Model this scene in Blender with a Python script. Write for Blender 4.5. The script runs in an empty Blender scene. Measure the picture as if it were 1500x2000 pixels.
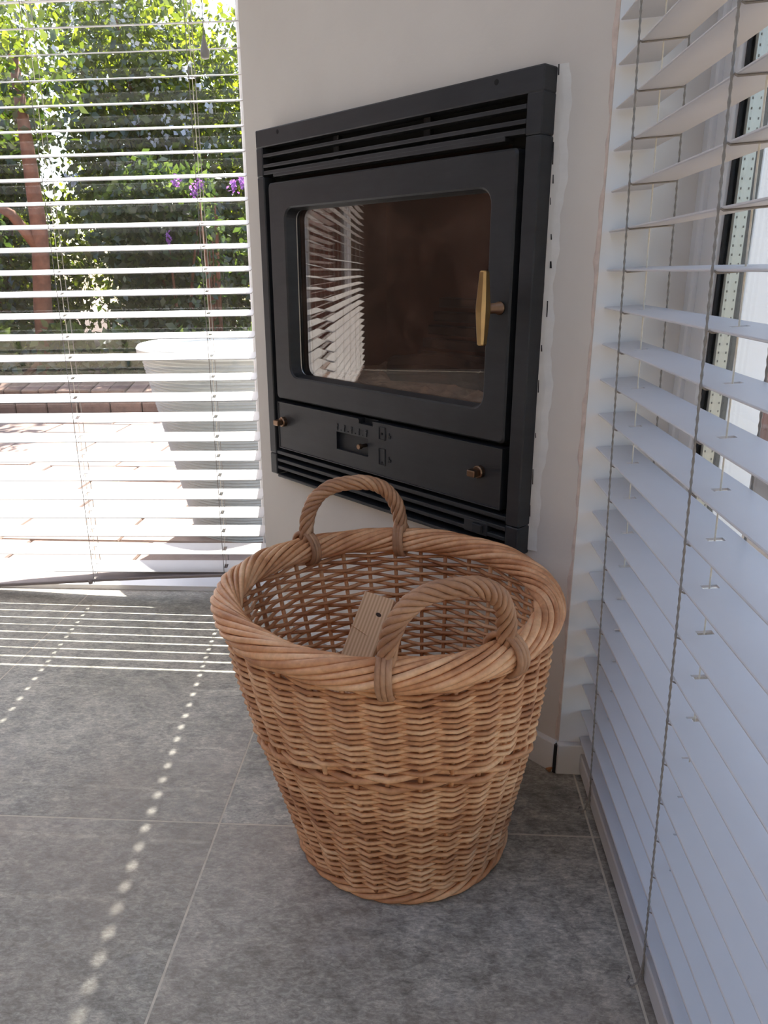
import bpy, math, random
import numpy as np
from mathutils import Vector, Matrix

random.seed(7)
rng = np.random.default_rng(7)
SC = bpy.context.scene
COL = SC.collection
PI = math.pi
R = math.radians

# ------------------------------------------------------------------ camera
cd = bpy.data.cameras.new('camera')
cam = bpy.data.objects.new('camera', cd)
COL.objects.link(cam)
cam.location = (0, 0, 0.857)
cam.rotation_euler = (R(90 - 17.95), 0, R(2.95))
cd.sensor_fit = 'VERTICAL'
cd.sensor_height = 24.0
cd.lens = 1457.0 / 2000.0 * 24.0
cd.clip_start = 0.02
SC.camera = cam

# ------------------------------------------------------------------ sky, sun, exposure
SUN_EL = R(52.2)
SUN_AZ = math.atan2(-0.103, 0.995)
w = bpy.data.worlds.new('sky')
SC.world = w
w.use_nodes = True
nt = w.node_tree
bg = nt.nodes['Background']
sky = nt.nodes.new('ShaderNodeTexSky')
sky.sky_type = 'NISHITA'
sky.sun_disc = False
sky.sun_elevation = SUN_EL
sky.sun_rotation = SUN_AZ
sky.air_density = 1.0
sky.dust_density = 2.0
nt.links.new(sky.outputs[0], bg.inputs[0])
bg.inputs[1].default_value = 0.30

sl = bpy.data.lights.new('sun', 'SUN')
sl.energy = 10.0
sl.angle = R(0.53)
sl.color = (1.0, 0.95, 0.88)
so = bpy.data.objects.new('sun', sl)
COL.objects.link(so)
sdir = Vector((-0.103 * math.cos(SUN_EL), 0.995 * math.cos(SUN_EL), math.sin(SUN_EL)))
so.rotation_euler = sdir.to_track_quat('Z', 'Y').to_euler()
so.location = (-1, 8, 12)

vs = SC.view_settings
SC.display_settings.display_device = 'sRGB'
vs.view_transform = 'Standard'
vs.look = 'None'
vs.gamma = 1.0
vs.use_curve_mapping = False
vs.exposure = 1.03
SC.cycles.max_bounces = 14
SC.cycles.diffuse_bounces = 6
SC.cycles.glossy_bounces = 5
SC.cycles.transparent_max_bounces = 24
SC.cycles.caustics_reflective = False
SC.cycles.caustics_refractive = False

# ------------------------------------------------------------------ material helpers
def srgb(r, g, b):
    f = lambda c: (c / 255) / 12.92 if c <= 10 else (((c / 255) + 0.055) / 1.055) ** 2.4
    return (f(r), f(g), f(b), 1.0)


class M:
    """small node-tree wrapper around one Principled material"""
    def __init__(s, name, col=(0.8, 0.8, 0.8, 1), rough=0.5, metal=0.0, spec=0.5):
        s.m = bpy.data.materials.new(name)
        s.m.use_nodes = True
        s.t = s.m.node_tree
        s.p = s.t.nodes['Principled BSDF']
        s.out = s.t.nodes['Material Output']
        s.p.inputs['Base Color'].default_value = col
        s.p.inputs['Roughness'].default_value = rough
        s.p.inputs['Metallic'].default_value = metal
        s.p.inputs['Specular IOR Level'].default_value = spec

    def n(s, kind, **kw):
        nd = s.t.nodes.new(kind)
        for k, v in kw.items():
            setattr(nd, k, v)
        return nd

    def l(s, a, b):
        s.t.links.new(a, b)

    def coord(s, scale=(1, 1, 1), which='Object'):
        tc = s.n('ShaderNodeTexCoord')
        mp = s.n('ShaderNodeMapping')
        mp.inputs['Scale'].default_value = scale
        s.l(tc.outputs[which], mp.inputs['Vector'])
        return mp.outputs[0]

    def noise(s, vec, scale, detail=4, rough=0.55, dist=0.0):
        nd = s.n('ShaderNodeTexNoise')
        nd.inputs['Scale'].default_value = scale
        nd.inputs['Detail'].default_value = detail
        nd.inputs['Roughness'].default_value = rough
        nd.inputs['Distortion'].default_value = dist
        if vec is not None:
            s.l(vec, nd.inputs['Vector'])
        return nd.outputs['Fac']

    def ramp(s, fac, stops):
        nd = s.n('ShaderNodeValToRGB')
        el = nd.color_ramp.elements
        el[0].position, el[0].color = stops[0]
        el[1].position, el[1].color = stops[-1]
        for p_, c_ in stops[1:-1]:
            e = el.new(p_)
            e.color = c_
        s.l(fac, nd.inputs[0])
        return nd.outputs[0]

    def mix(s, fac, a, b, mode='MIX'):
        nd = s.n('ShaderNodeMix', data_type='RGBA', blend_type=mode)
        for sock, v in ((nd.inputs[0], fac), (nd.inputs[6], a), (nd.inputs[7], b)):
            if hasattr(v, 'links') or isinstance(v, bpy.types.NodeSocket):
                s.l(v, sock)
            else:
                sock.default_value = v
        return nd.outputs[2]

    def base(s, c):
        s.l(c, s.p.inputs['Base Color'])

    def bump(s, h, strength=0.2, dist=0.002):
        b = s.n('ShaderNodeBump')
        b.inputs['Strength'].default_value = strength
        b.inputs['Distance'].default_value = dist
        s.l(h, b.inputs['Height'])
        s.l(b.outputs[0], s.p.inputs['Normal'])

    def rand(s):
        return s.n('ShaderNodeObjectInfo').outputs['Random']


def m_plaster():
    k = M('plaster', rough=0.85, spec=0.2)
    v = k.coord()
    a = k.noise(v, 2.2, 5, 0.6)
    k.base(k.ramp(a, [(0.3, srgb(205, 197, 188)), (0.7, srgb(216, 209, 200))]))
    b = k.noise(v, 34, 5, 0.6)
    k.bump(b, 0.22, 0.004)
    return k.m


def m_plain(name, c, rough=0.5, var=0.06, scale=30, bump=0.0, metal=0.0, spec=0.5):
    k = M(name, c, rough, metal, spec)
    v = k.coord()
    a = k.noise(v, scale, 4)
    lo = tuple(max(0, x * (1 - var)) for x in c[:3]) + (1,)
    hi = tuple(min(1, x * (1 + var)) for x in c[:3]) + (1,)
    k.base(k.ramp(a, [(0.3, lo), (0.7, hi)]))
    if bump:
        k.bump(a, bump, 0.002)
    return k.m


def m_tile():
    k = M('stone_tile', rough=0.42, spec=0.45)
    tc = k.n('ShaderNodeTexCoord')
    oi = k.n('ShaderNodeObjectInfo')
    add = k.n('ShaderNodeVectorMath', operation='ADD')
    mul = k.n('ShaderNodeVectorMath', operation='SCALE')
    comb = k.n('ShaderNodeCombineXYZ')
    for i in range(3):
        k.l(oi.outputs['Random'], comb.inputs[i])
    k.l(comb.outputs[0], mul.inputs[0])
    mul.inputs['Scale'].default_value = 37.0
    k.l(tc.outputs['Object'], add.inputs[0])
    k.l(mul.outputs[0], add.inputs[1])
    v = add.outputs[0]
    big = k.noise(v, 2.6, 6, 0.6, 0.6)
    c1 = k.ramp(big, [(0.28, srgb(130, 126, 117)), (0.5, srgb(158, 154, 144)), (0.75, srgb(180, 176, 166))])
    mp = k.n('ShaderNodeMapping')
    mp.inputs['Scale'].default_value = (1.0, 1.35, 1)
    mp.inputs['Rotation'].default_value = (0, 0, 0.5)
    k.l(v, mp.inputs['Vector'])
    fine = k.noise(mp.outputs[0], 26, 7, 0.72, 0.3)
    f2 = k.ramp(fine, [(0.36, (0.55, 0.55, 0.55, 1)), (0.5, (0.98, 0.98, 0.98, 1)), (0.66, (1.4, 1.39, 1.37, 1))])
    mp2 = k.n('ShaderNodeMapping')
    mp2.inputs['Scale'].default_value = (1.0, 2.2, 1)
    mp2.inputs['Rotation'].default_value = (0, 0, -0.35)
    k.l(v, mp2.inputs['Vector'])
    gr_ = k.noise(mp2.outputs[0], 95, 6, 0.8, 0.6)
    f3 = k.ramp(gr_, [(0.36, (0.52, 0.52, 0.51, 1)), (0.5, (0.98, 0.98, 0.98, 1)), (0.63, (1.6, 1.6, 1.58, 1))])
    c1 = k.mix(0.8, c1, f3, 'MULTIPLY')
    c2 = k.mix(0.85, c1, f2, 'MULTIPLY')
    warm = k.noise(v, 1.7, 3, 0.5)
    wf = k.ramp(warm, [(0.45, (0, 0, 0, 1)), (0.72, (0.55, 0.55, 0.55, 1))])
    c3 = k.mix(wf, c2, srgb(162, 147, 134))
    # pale chalky wear
    sc = k.noise(mp.outputs[0], 7.5, 8, 0.75, 0.9)
    sf = k.ramp(sc, [(0.56, (0, 0, 0, 1)), (0.72, (0.5, 0.5, 0.5, 1))])
    c4 = k.mix(sf, c3, srgb(192, 188, 182))
    k.base(c4)
    rr = k.ramp(fine, [(0.3, (0.35, 0.35, 0.35, 1)), (0.7, (0.55, 0.55, 0.55, 1))])
    k.l(rr, k.p.inputs['Roughness'])
    k.bump(fine, 0.12, 0.002)
    return k.m


def m_wicker(name, c_lo, c_mid, c_hi, rough=0.5):
    k = M(name, rough=rough, spec=0.35)
    v = k.coord((1, 1, 1))
    a = k.noise(v, 16, 4, 0.6)
    b = k.noise(v, 140, 3, 0.6)
    rnd = k.rand()
    mth = k.n('ShaderNodeMath', operation='MULTIPLY_ADD')
    k.l(rnd, mth.inputs[0])
    mth.inputs[1].default_value = 0.34
    add = k.n('ShaderNodeMath', operation='SUBTRACT')
    k.l(a, add.inputs[0])
    add.inputs[1].default_value = 0.17
    k.l(add.outputs[0], mth.inputs[2])
    c = k.ramp(mth.outputs[0], [(0.22, c_lo), (0.5, c_mid), (0.78, c_hi)])
    f = k.ramp(b, [(0.3, (0.8, 0.78, 0.76, 1)), (0.65, (1.06, 1.06, 1.06, 1))])
    k.base(k.mix(0.7, c, f, 'MULTIPLY'))
    k.bump(b, 0.15, 0.001)
    return k.m


def m_pine():
    k = M('pine_wood', rough=0.65, spec=0.25)
    v = k.coord((1, 1, 1))
    wv = k.n('ShaderNodeTexWave', wave_type='BANDS', bands_direction='X')
    wv.inputs['Scale'].default_value = 55
    wv.inputs['Distortion'].default_value = 3.0
    wv.inputs['Detail'].default_value = 2
    wv.inputs['Detail Scale'].default_value = 0.25
    mp = k.coord((1, 0.12, 1))
    k.l(mp, wv.inputs['Vector'])
    c = k.ramp(wv.outputs[0], [(0.1, srgb(208, 166, 126)), (0.6, srgb(224, 186, 146)), (1.0, srgb(232, 196, 158))])
    k.base(c)
    return k.m


def m_iron(name, c, rough=0.5):
    k = M(name, rough=rough, spec=0.4)
    v = k.coord()
    a = k.noise(v, 5, 5, 0.65)
    st = k.noise(k.coord((2, 2, 14)), 6, 5, 0.7)
    lo = tuple(x * 0.75 for x in c[:3]) + (1,)
    hi = tuple(x * 1.45 for x in c[:3]) + (1,)
    c1 = k.ramp(a, [(0.3, lo), (0.72, hi)])
    f = k.ramp(st, [(0.35, (0.85, 0.85, 0.85, 1)), (0.75, (1.3, 1.3, 1.28, 1))])
    k.base(k.mix(0.7, c1, f, 'MULTIPLY'))
    g = k.noise(v, 240, 3)
    k.bump(g, 0.08, 0.001)
    return k.m


def m_glass(name, tint=(1, 1, 1, 1), ior=1.5, boost=1.0):
    """flat architectural pane: lets light through, reflects by Fresnel"""
    m = bpy.data.materials.new(name)
    m.use_nodes = True
    t = m.node_tree
    t.nodes.clear()
    out = t.nodes.new('ShaderNodeOutputMaterial')
    tr = t.nodes.new('ShaderNodeBsdfTransparent')
    tr.inputs[0].default_value = tint
    gl = t.nodes.new('ShaderNodeBsdfGlossy')
    gl.inputs['Roughness'].default_value = 0.0
    # Schlick reflectance, the same from both faces of the thin pane
    lw = t.nodes.new('ShaderNodeLayerWeight')
    lw.inputs[0].default_value = 0.5
    mx = t.nodes.new('ShaderNodeMixShader')
    pw = t.nodes.new('ShaderNodeMath')
    pw.operation = 'POWER'
    pw.inputs[1].default_value = 5.0
    mu = t.nodes.new('ShaderNodeMath')
    mu.operation = 'MULTIPLY_ADD'
    mu.use_clamp = True
    f0 = ((ior - 1) / (ior + 1)) ** 2
    mu.inputs[1].default_value = 1.0 - f0 * boost
    mu.inputs[2].default_value = f0 * boost
    t.links.new(lw.outputs['Facing'], pw.inputs[0])
    t.links.new(pw.outputs[0], mu.inputs[0])
    t.links.new(mu.outputs[0], mx.inputs[0])
    t.links.new(tr.outputs[0], mx.inputs[1])
    t.links.new(gl.outputs[0], mx.inputs[2])
    t.links.new(mx.outputs[0], out.inputs[0])
    return m


def m_stove_glass():
    """sooty stove pane: clear glass under a patchy tan film of ash and tar"""
    m = m_glass('stove_glass', (0.92, 0.86, 0.80, 1), 1.5, 3.2)
    t = m.node_tree
    out = [n for n in t.nodes if n.type == 'OUTPUT_MATERIAL'][0]
    mx0 = out.inputs[0].links[0].from_node
    tc = t.nodes.new('ShaderNodeTexCoord')
    def noise(scale, detail, dist=0.0):
        n = t.nodes.new('ShaderNodeTexNoise')
        n.inputs['Scale'].default_value = scale
        n.inputs['Detail'].default_value = detail
        n.inputs['Roughness'].default_value = 0.7
        n.inputs['Distortion'].default_value = dist
        t.links.new(tc.outputs['Object'], n.inputs['Vector'])
        return n.outputs['Fac']
    big = noise(6.5, 6, 0.8)
    rp = t.nodes.new('ShaderNodeValToRGB')
    rp.color_ramp.elements[0].position = 0.45
    rp.color_ramp.elements[0].color = (0.008, 0.008, 0.008, 1)
    rp.color_ramp.elements[1].position = 0.78
    rp.color_ramp.elements[1].color = (0.20, 0.19, 0.18, 1)
    t.links.new(big, rp.inputs[0])
    fine = noise(55, 5)
    r2 = t.nodes.new('ShaderNodeValToRGB')
    r2.color_ramp.elements[0].position = 0.3
    r2.color_ramp.elements[0].color = (0.4, 0.4, 0.4, 1)
    r2.color_ramp.elements[1].position = 0.75
    r2.color_ramp.elements[1].color = (1.3, 1.3, 1.3, 1)
    t.links.new(fine, r2.inputs[0])
    mu = t.nodes.new('ShaderNodeMath')
    mu.operation = 'MULTIPLY'
    t.links.new(rp.outputs[0], mu.inputs[0])
    t.links.new(r2.outputs[0], mu.inputs[1])
    df = t.nodes.new('ShaderNodeBsdfDiffuse')
    df.inputs[0].default_value = srgb(150, 116, 100)
    mx = t.nodes.new('ShaderNodeMixShader')
    t.links.new(mu.outputs[0], mx.inputs[0])
    t.links.new(mx0.outputs[0], mx.inputs[1])
    t.links.new(df.outputs[0], mx.inputs[2])
    t.links.new(mx.outputs[0], out.inputs[0])
    return m


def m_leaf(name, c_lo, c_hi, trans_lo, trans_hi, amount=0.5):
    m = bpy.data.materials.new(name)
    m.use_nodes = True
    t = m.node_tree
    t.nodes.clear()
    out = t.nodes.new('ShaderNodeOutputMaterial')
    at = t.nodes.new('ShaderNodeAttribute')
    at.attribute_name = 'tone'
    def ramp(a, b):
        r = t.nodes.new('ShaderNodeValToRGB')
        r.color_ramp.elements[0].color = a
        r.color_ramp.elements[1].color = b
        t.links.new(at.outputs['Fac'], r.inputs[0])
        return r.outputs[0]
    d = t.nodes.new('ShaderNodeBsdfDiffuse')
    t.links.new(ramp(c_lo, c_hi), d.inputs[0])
    tr = t.nodes.new('ShaderNodeBsdfTranslucent')
    t.links.new(ramp(trans_lo, trans_hi), tr.inputs[0])
    mx = t.nodes.new('ShaderNodeMixShader')
    mx.inputs[0].default_value = amount
    t.links.new(d.outputs[0], mx.inputs[1])
    t.links.new(tr.outputs[0], mx.inputs[2])
    gl = t.nodes.new('ShaderNodeBsdfGlossy')
    gl.inputs['Roughness'].default_value = 0.35
    mx2 = t.nodes.new('ShaderNodeMixShader')
    mx2.inputs[0].default_value = 0.06
    t.links.new(mx.outputs[0], mx2.inputs[1])
    t.links.new(gl.outputs[0], mx2.inputs[2])
    t.links.new(mx2.outputs[0], out.inputs[0])
    return m


def m_patio(name='patio_slab', lo=srgb(138, 120, 111), hi=srgb(164, 146, 136)):
    k = M(name, rough=0.8, spec=0.2)
    v = k.coord()
    a = k.noise(v, 9, 6, 0.7)
    c = k.ramp(a, [(0.3, lo), (0.7, hi)])
    rnd = k.rand()
    f = k.ramp(rnd, [(0.0, (0.85, 0.83, 0.82, 1)), (1.0, (1.08, 1.06, 1.04, 1))])
    k.base(k.mix(1.0, c, f, 'MULTIPLY'))
    k.bump(a, 0.3, 0.004)
    return k.m


def m_brick(name, cs):
    k = M(name, rough=0.85, spec=0.2)
    v = k.coord()
    a = k.noise(v, 22, 5, 0.7)
    c = k.ramp(k.rand(), [(0.0, cs[0]), (0.5, cs[1]), (1.0, cs[2])])
    f = k.ramp(a, [(0.3, (0.75, 0.75, 0.75, 1)), (0.7, (1.15, 1.15, 1.15, 1))])
    k.base(k.mix(1.0, c, f, 'MULTIPLY'))
    k.bump(a, 0.4, 0.004)
    return k.m


def m_brickwall(name='red_brickwork', c1=srgb(196, 70, 50), c2=srgb(160, 56, 42)):
    k = M(name, rough=0.85, spec=0.2)
    v = k.coord((1, 1, 1))
    sep = k.n('ShaderNodeSeparateXYZ')
    k.l(v, sep.inputs[0])
    ad = k.n('ShaderNodeMath', operation='ADD')
    k.l(sep.outputs[0], ad.inputs[0])
    k.l(sep.outputs[1], ad.inputs[1])
    cb = k.n('ShaderNodeCombineXYZ')
    k.l(ad.outputs[0], cb.inputs[0])
    k.l(sep.outputs[2], cb.inputs[1])
    b = k.n('ShaderNodeTexBrick')
    b.inputs['Scale'].default_value = 1.0
    b.inputs['Brick Width'].default_value = 0.22
    b.inputs['Row Height'].default_value = 0.075
    b.inputs['Mortar Size'].default_value = 0.008
    b.inputs['Color1'].default_value = c1
    b.inputs['Color2'].default_value = c2
    b.inputs['Mortar'].default_value = srgb(150, 120, 108)
    k.l(cb.outputs[0], b.inputs['Vector'])
    k.base(b.outputs[0])
    return k.m


MAT = dict(
    plaster=m_plaster(),
    white_paint=m_plain('white_paint', srgb(226, 224, 222), 0.45, 0.03, 12),
    upvc=m_plain('white_upvc', srgb(232, 234, 238), 0.3, 0.02, 8),
    slat=m_plain('slat_white', srgb(204, 202, 202), 0.38, 0.02, 14),
    rail=m_plain('rail_taupe', srgb(150, 138, 134), 0.4, 0.05, 14),
    cord_dark=m_plain('cord_grey', srgb(136, 130, 124), 0.8, 0.1, 200),
    cord_light=m_plain('cord_cream', srgb(214, 206, 190), 0.8, 0.1, 200),
    tassel=m_plain('tassel_grey', srgb(150, 146, 140), 0.4, 0.05, 60),
    tile=m_tile(),
    grout=m_plain('grout', srgb(206, 198, 182), 0.9, 0.1, 60),
    iron=m_iron('black_iron', srgb(37, 37, 39), 0.5),
    iron_dark=m_iron('dark_iron', srgb(26, 26, 28), 0.6),
    flat_black=m_plain('flat_black', srgb(14, 13, 13), 0.95, 0.2, 20),  # even near-black for recess panels, screw holes and dots
    firebrick=m_plain('firebrick', srgb(66, 38, 27), 0.9, 0.7, 5, 0.3),
    ash=m_plain('ash', srgb(150, 128, 110), 0.95, 0.35, 30, 0.8),
    char=m_plain('charred_wood', srgb(40, 36, 34), 0.85, 0.5, 25, 0.5),
    brass=m_plain('aged_brass', srgb(204, 170, 118), 0.28, 0.12, 25, 0.0, 1.0),
    bronze=m_plain('bronze', srgb(128, 102, 82), 0.38, 0.12, 30, 0.0, 1.0),
    steel=m_plain('steel_trim', srgb(150, 150, 150), 0.3, 0.05, 20, 0.0, 1.0),
    caulk=m_plain('old_caulk', srgb(216, 212, 206), 0.8, 0.05, 40, 0.5),
    bead=m_plain('worn_bead', srgb(206, 188, 176), 0.9, 0.14, 60, 0.6),
    crack=m_plain('crack_dark', srgb(44, 40, 40), 0.9, 0.2, 60),
    chip=m_plain('brown_chip', srgb(150, 104, 66), 0.9, 0.2, 60),
    wick=m_wicker('willow', srgb(162, 106, 70), srgb(208, 152, 108), srgb(232, 186, 142)),
    wick_rim=m_wicker('willow_rim', srgb(178, 120, 82), srgb(218, 162, 118), srgb(236, 190, 148), 0.42),
    wick_dark=m_wicker('willow_handle', srgb(140, 98, 72), srgb(172, 128, 96), srgb(192, 150, 116)),
    walnut=m_plain('walnut_panel', srgb(72, 54, 44), 0.6, 0.2, 5),
    rear=m_plain('rear_plaster', srgb(184, 172, 158), 0.9, 0.04, 5),
    pine=m_pine(),
    knot=m_plain('knot', srgb(60, 40, 28), 0.8, 0.2, 40),
    glass=m_glass('window_glass', (0.97, 0.98, 0.975, 1), 1.5, 1.0),
    stoveglass=m_stove_glass(),
    gasket=m_plain('black_gasket', srgb(24, 26, 32), 0.6, 0.1, 30),
    spacer=m_plain('alu_spacer', srgb(214, 216, 206), 0.35, 0.03, 60, 0.0, 0.3),
    dot=m_plain('spacer_hole', srgb(120, 120, 112), 0.6, 0.05, 60),
    patio=m_patio(),
    patio_red=m_patio('terracotta_slab', srgb(130, 84, 58), srgb(156, 104, 74)),
    ground=m_plain('sandy_ground', srgb(150, 132, 112), 0.95, 0.15, 6),
    soil=m_plain('soil', srgb(70, 52, 40), 0.95, 0.35, 14, 0.6),
    brick=m_brick('edging_brick', (srgb(128, 104, 92), srgb(146, 120, 106), srgb(108, 88, 80))),
    brickwall=m_brickwall(),
    brickwall_dull=m_brickwall('brown_brickwork', srgb(142, 96, 80), srgb(120, 80, 68)),
    cladding=m_plain('white_cladding', srgb(234, 238, 244), 0.5, 0.03, 5),
    pot=m_plain('pot_grey', srgb(176, 180, 182), 0.7, 0.06, 12, 0.1),
    potrim=m_plain('pot_rim', srgb(196, 198, 198), 0.6, 0.03, 12),
    bark=m_plain('bark', srgb(120, 78, 58), 0.9, 0.35, 16, 0.8),
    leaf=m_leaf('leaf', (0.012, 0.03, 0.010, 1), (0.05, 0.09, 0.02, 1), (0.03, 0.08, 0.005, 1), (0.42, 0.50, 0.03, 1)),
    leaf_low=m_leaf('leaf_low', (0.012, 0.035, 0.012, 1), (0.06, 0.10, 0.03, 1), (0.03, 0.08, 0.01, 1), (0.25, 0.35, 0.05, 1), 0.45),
    petal=m_leaf('white_petal', (0.7, 0.7, 0.75, 1), (0.85, 0.85, 0.9, 1), (0.7, 0.7, 0.75, 1), (0.9, 0.9, 0.95, 1), 0.5),
    purple=m_leaf('purple_petal', (0.25, 0.08, 0.35, 1), (0.4, 0.15, 0.5, 1), (0.35, 0.12, 0.5, 1), (0.5, 0.2, 0.6, 1), 0.5),
)

# ------------------------------------------------------------------ mesh helpers
class MB:
    """collects verts / faces for ONE mesh object"""
    def __init__(s):
        s.v, s.f, s.n = [], [], 0

    def add(s, verts, faces):
        o = s.n
        s.v.append(np.asarray(verts, float).reshape(-1, 3))
        s.f.extend([tuple(i + o for i in f) for f in faces])
        s.n += len(s.v[-1])

    def hexa(s, p):
        """8 corners: 0-3 one end loop, 4-7 the other"""
        s.add(p, [(3, 2, 1, 0), (4, 5, 6, 7), (0, 1, 5, 4), (1, 2, 6, 5), (2, 3, 7, 6), (3, 0, 4, 7)])

    def box(s, x0, x1, y0, y1, z0, z1, b=0.0):
        if x0 > x1: x0, x1 = x1, x0
        if y0 > y1: y0, y1 = y1, y0
        if z0 > z1: z0, z1 = z1, z0
        if b <= 0:
            s.hexa([(x0, y0, z0), (x1, y0, z0), (x1, y1, z0), (x0, y1, z0), (x0, y0, z1), (x1, y0, z1), (x1, y1, z1), (x0, y1, z1)])
            return
        b = min(b, 0.45 * min(x1 - x0, y1 - y0, z1 - z0))
        def ring(ix, iy, z):   # octagonal ring
            return [(x0 + ix, y0, z), (x1 - ix, y0, z), (x1, y0 + iy, z), (x1, y1 - iy, z), (x1 - ix, y1, z), (x0 + ix, y1, z), (x0, y1 - iy, z), (x0, y0 + iy, z)]
        def inner(z):
            i = b
            return [(x0 + i, y0 + b * .5, z), (x1 - i, y0 + b * .5, z), (x1 - b * .5, y0 + i, z), (x1 - b * .5, y1 - i, z), (x1 - i, y1 - b * .5, z), (x0 + i, y1 - b * .5, z), (x0 + b * .5, y1 - i, z), (x0 + b * .5, y0 + i, z)]
        rs = [inner(z0), ring(b, b, z0 + b), ring(b, b, z1 - b), inner(z1)]
        s.loft(rs, True)

    def loft(s, rings, caps=True, closed=False):
        m = len(rings[0])
        vs_ = [p for r_ in rings for p in r_]
        fs = []
        L = len(rings)
        for i in range(L if closed else L - 1):
            a, b = i * m, ((i + 1) % L) * m
            for j in range(m):
                k = (j + 1) % m
                fs.append((a + j, a + k, b + k, b + j))
        if caps and not closed:
            fs.append(tuple(range(m))[::-1])
            fs.append(tuple((L - 1) * m + j for j in range(m)))
        s.add(vs_, fs)

    def tube(s, path, r, sides=6, closed=False, caps=True):
        P = np.asarray(path, float)
        n = len(P)
        r = np.full(n, r) if np.isscalar(r) else np.asarray(r)
        if closed:
            T = np.roll(P, -1, 0) - np.roll(P, 1, 0)
        else:
            T = np.gradient(P, axis=0)
        T /= np.linalg.norm(T, axis=1)[:, None] + 1e-12
        up = np.array([0, 0, 1.0]) if abs(T[0][2]) < 0.9 else np.array([1.0, 0, 0])
        N = np.cross(T[0], up); N /= np.linalg.norm(N)
        ang = np.arange(sides) * 2 * PI / sides
        rings = []
        for i in range(n):
            N = N - T[i] * (N @ T[i]); N /= np.linalg.norm(N)
            B = np.cross(T[i], N)
            rings.append(P[i] + r[i] * (np.cos(ang)[:, None] * N + np.sin(ang)[:, None] * B))
        s.loft([list(q) for q in rings], caps, closed)

    def lathe(s, prof, seg=48, c=(0, 0, 0)):
        rings = [[(c[0] + r_ * math.cos(2 * PI * j / seg), c[1] + r_ * math.sin(2 * PI * j / seg), c[2] + z_) for j in range(seg)] for r_, z_ in prof]
        s.loft(rings, True)

    def prism(s, poly, axis_pts):
        pass

    def build(s, name, mat, parent=None, smooth=False):
        me = bpy.data.meshes.new(name)
        me.from_pydata(np.concatenate(s.v).tolist(), [], s.f)
        me.materials.append(mat)
        if smooth:
            me.polygons.foreach_set('use_smooth', [True] * len(me.polygons))
        me.update()
        return link(name, me, parent)


def link(name, me, parent=None):
    o = bpy.data.objects.new(name, me)
    COL.objects.link(o)
    if parent is not None:
        o.parent = parent
    return o


def tag(o, label=None, cat=None, group=None, kind=None):
    if label: o['label'] = label
    if cat: o['category'] = cat
    if group: o['group'] = group
    if kind: o['kind'] = kind
    return o


def thing(name, label, cat, loc=(0, 0, 0), rotz=0.0, group=None, kind=None):
    o = bpy.data.objects.new(name, None)
    o.empty_display_size = 0.05
    COL.objects.link(o)
    o.location = loc
    o.rotation_euler = (0, 0, rotz)
    return tag(o, label, cat, group, kind)


def struct(name, loc=(0, 0, 0), rotz=0.0):
    return thing(name, None, None, loc, rotz, kind='structure')


def bx(name, mat, parent, *a, b=0.0):
    m_ = MB()
    m_.box(*a, b=b)
    return m_.build(name, mat, parent)


# ------------------------------------------------------------------ the setting
# floor: grout bed with 60 x 120 cm tiles
XR = 0.42          # outer line of the right window
ZC = 2.45
fl = bx('floor', MAT['grout'], None, -5.6, 0.40, -3.05, 1.95, -0.06, -0.0003)
tag(fl, kind='structure')
tile_meshes = {}
xs = [0.2810 - 0.6 * i for i in range(11)]
xcols = [(0.2810, 0.40)] + [(xs[i + 1], xs[i]) for i in range(10)]
ys = [1.90, 0.985, -0.215, -1.415, -2.615, -3.0]
for (a0, a1) in xcols:
    a0 = max(a0, -5.55)
    if a1 - a0 < 0.02:
        continue
    for j in range(len(ys) - 1):
        if a0 > 0.2 and j == 0:
            b1, b0 = 1.14, ys[j + 1]
        else:
            b1, b0 = ys[j], ys[j + 1]
        g = 0.0015
        lx, ly = a1 - a0 - 2 * g, b1 - b0 - 2 * g
        key = (round(lx, 3), round(ly, 3))
        if key not in tile_meshes:
            m_ = MB()
            m_.box(-lx / 2, lx / 2, -ly / 2, ly / 2, -0.012, 0.0, b=0.0006)
            t_ = m_.build('tile', MAT['tile'], fl)
            tile_meshes[key] = t_.data
        else:
            t_ = link('tile', tile_meshes[key], fl)
        t_.location = ((a0 + a1) / 2, (b0 + b1) / 2, 0)

# diagonal wall with the stove let into it.  local x runs along the wall from the right corner, y is its outward normal
CX, CY = 0.252, 1.152
ANG = R(135.5)
WL = 0.911
wd = struct('wall_diagonal', (CX, CY, 0), ANG)
mw = MB()
HX0, HX1, HZ0, HZ1 = 0.092, 0.81, 0.405, 1.128
for (a, b_, c_, d_) in ((0, HX0, 0, ZC), (HX1, WL, 0, ZC), (HX0, HX1, 0, HZ0), (HX0, HX1, HZ1, ZC)):
    mw.box(a, b_, -0.03, 0, c_, d_)
ws = mw.build('plaster_face', MAT['plaster'], wd)
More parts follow.
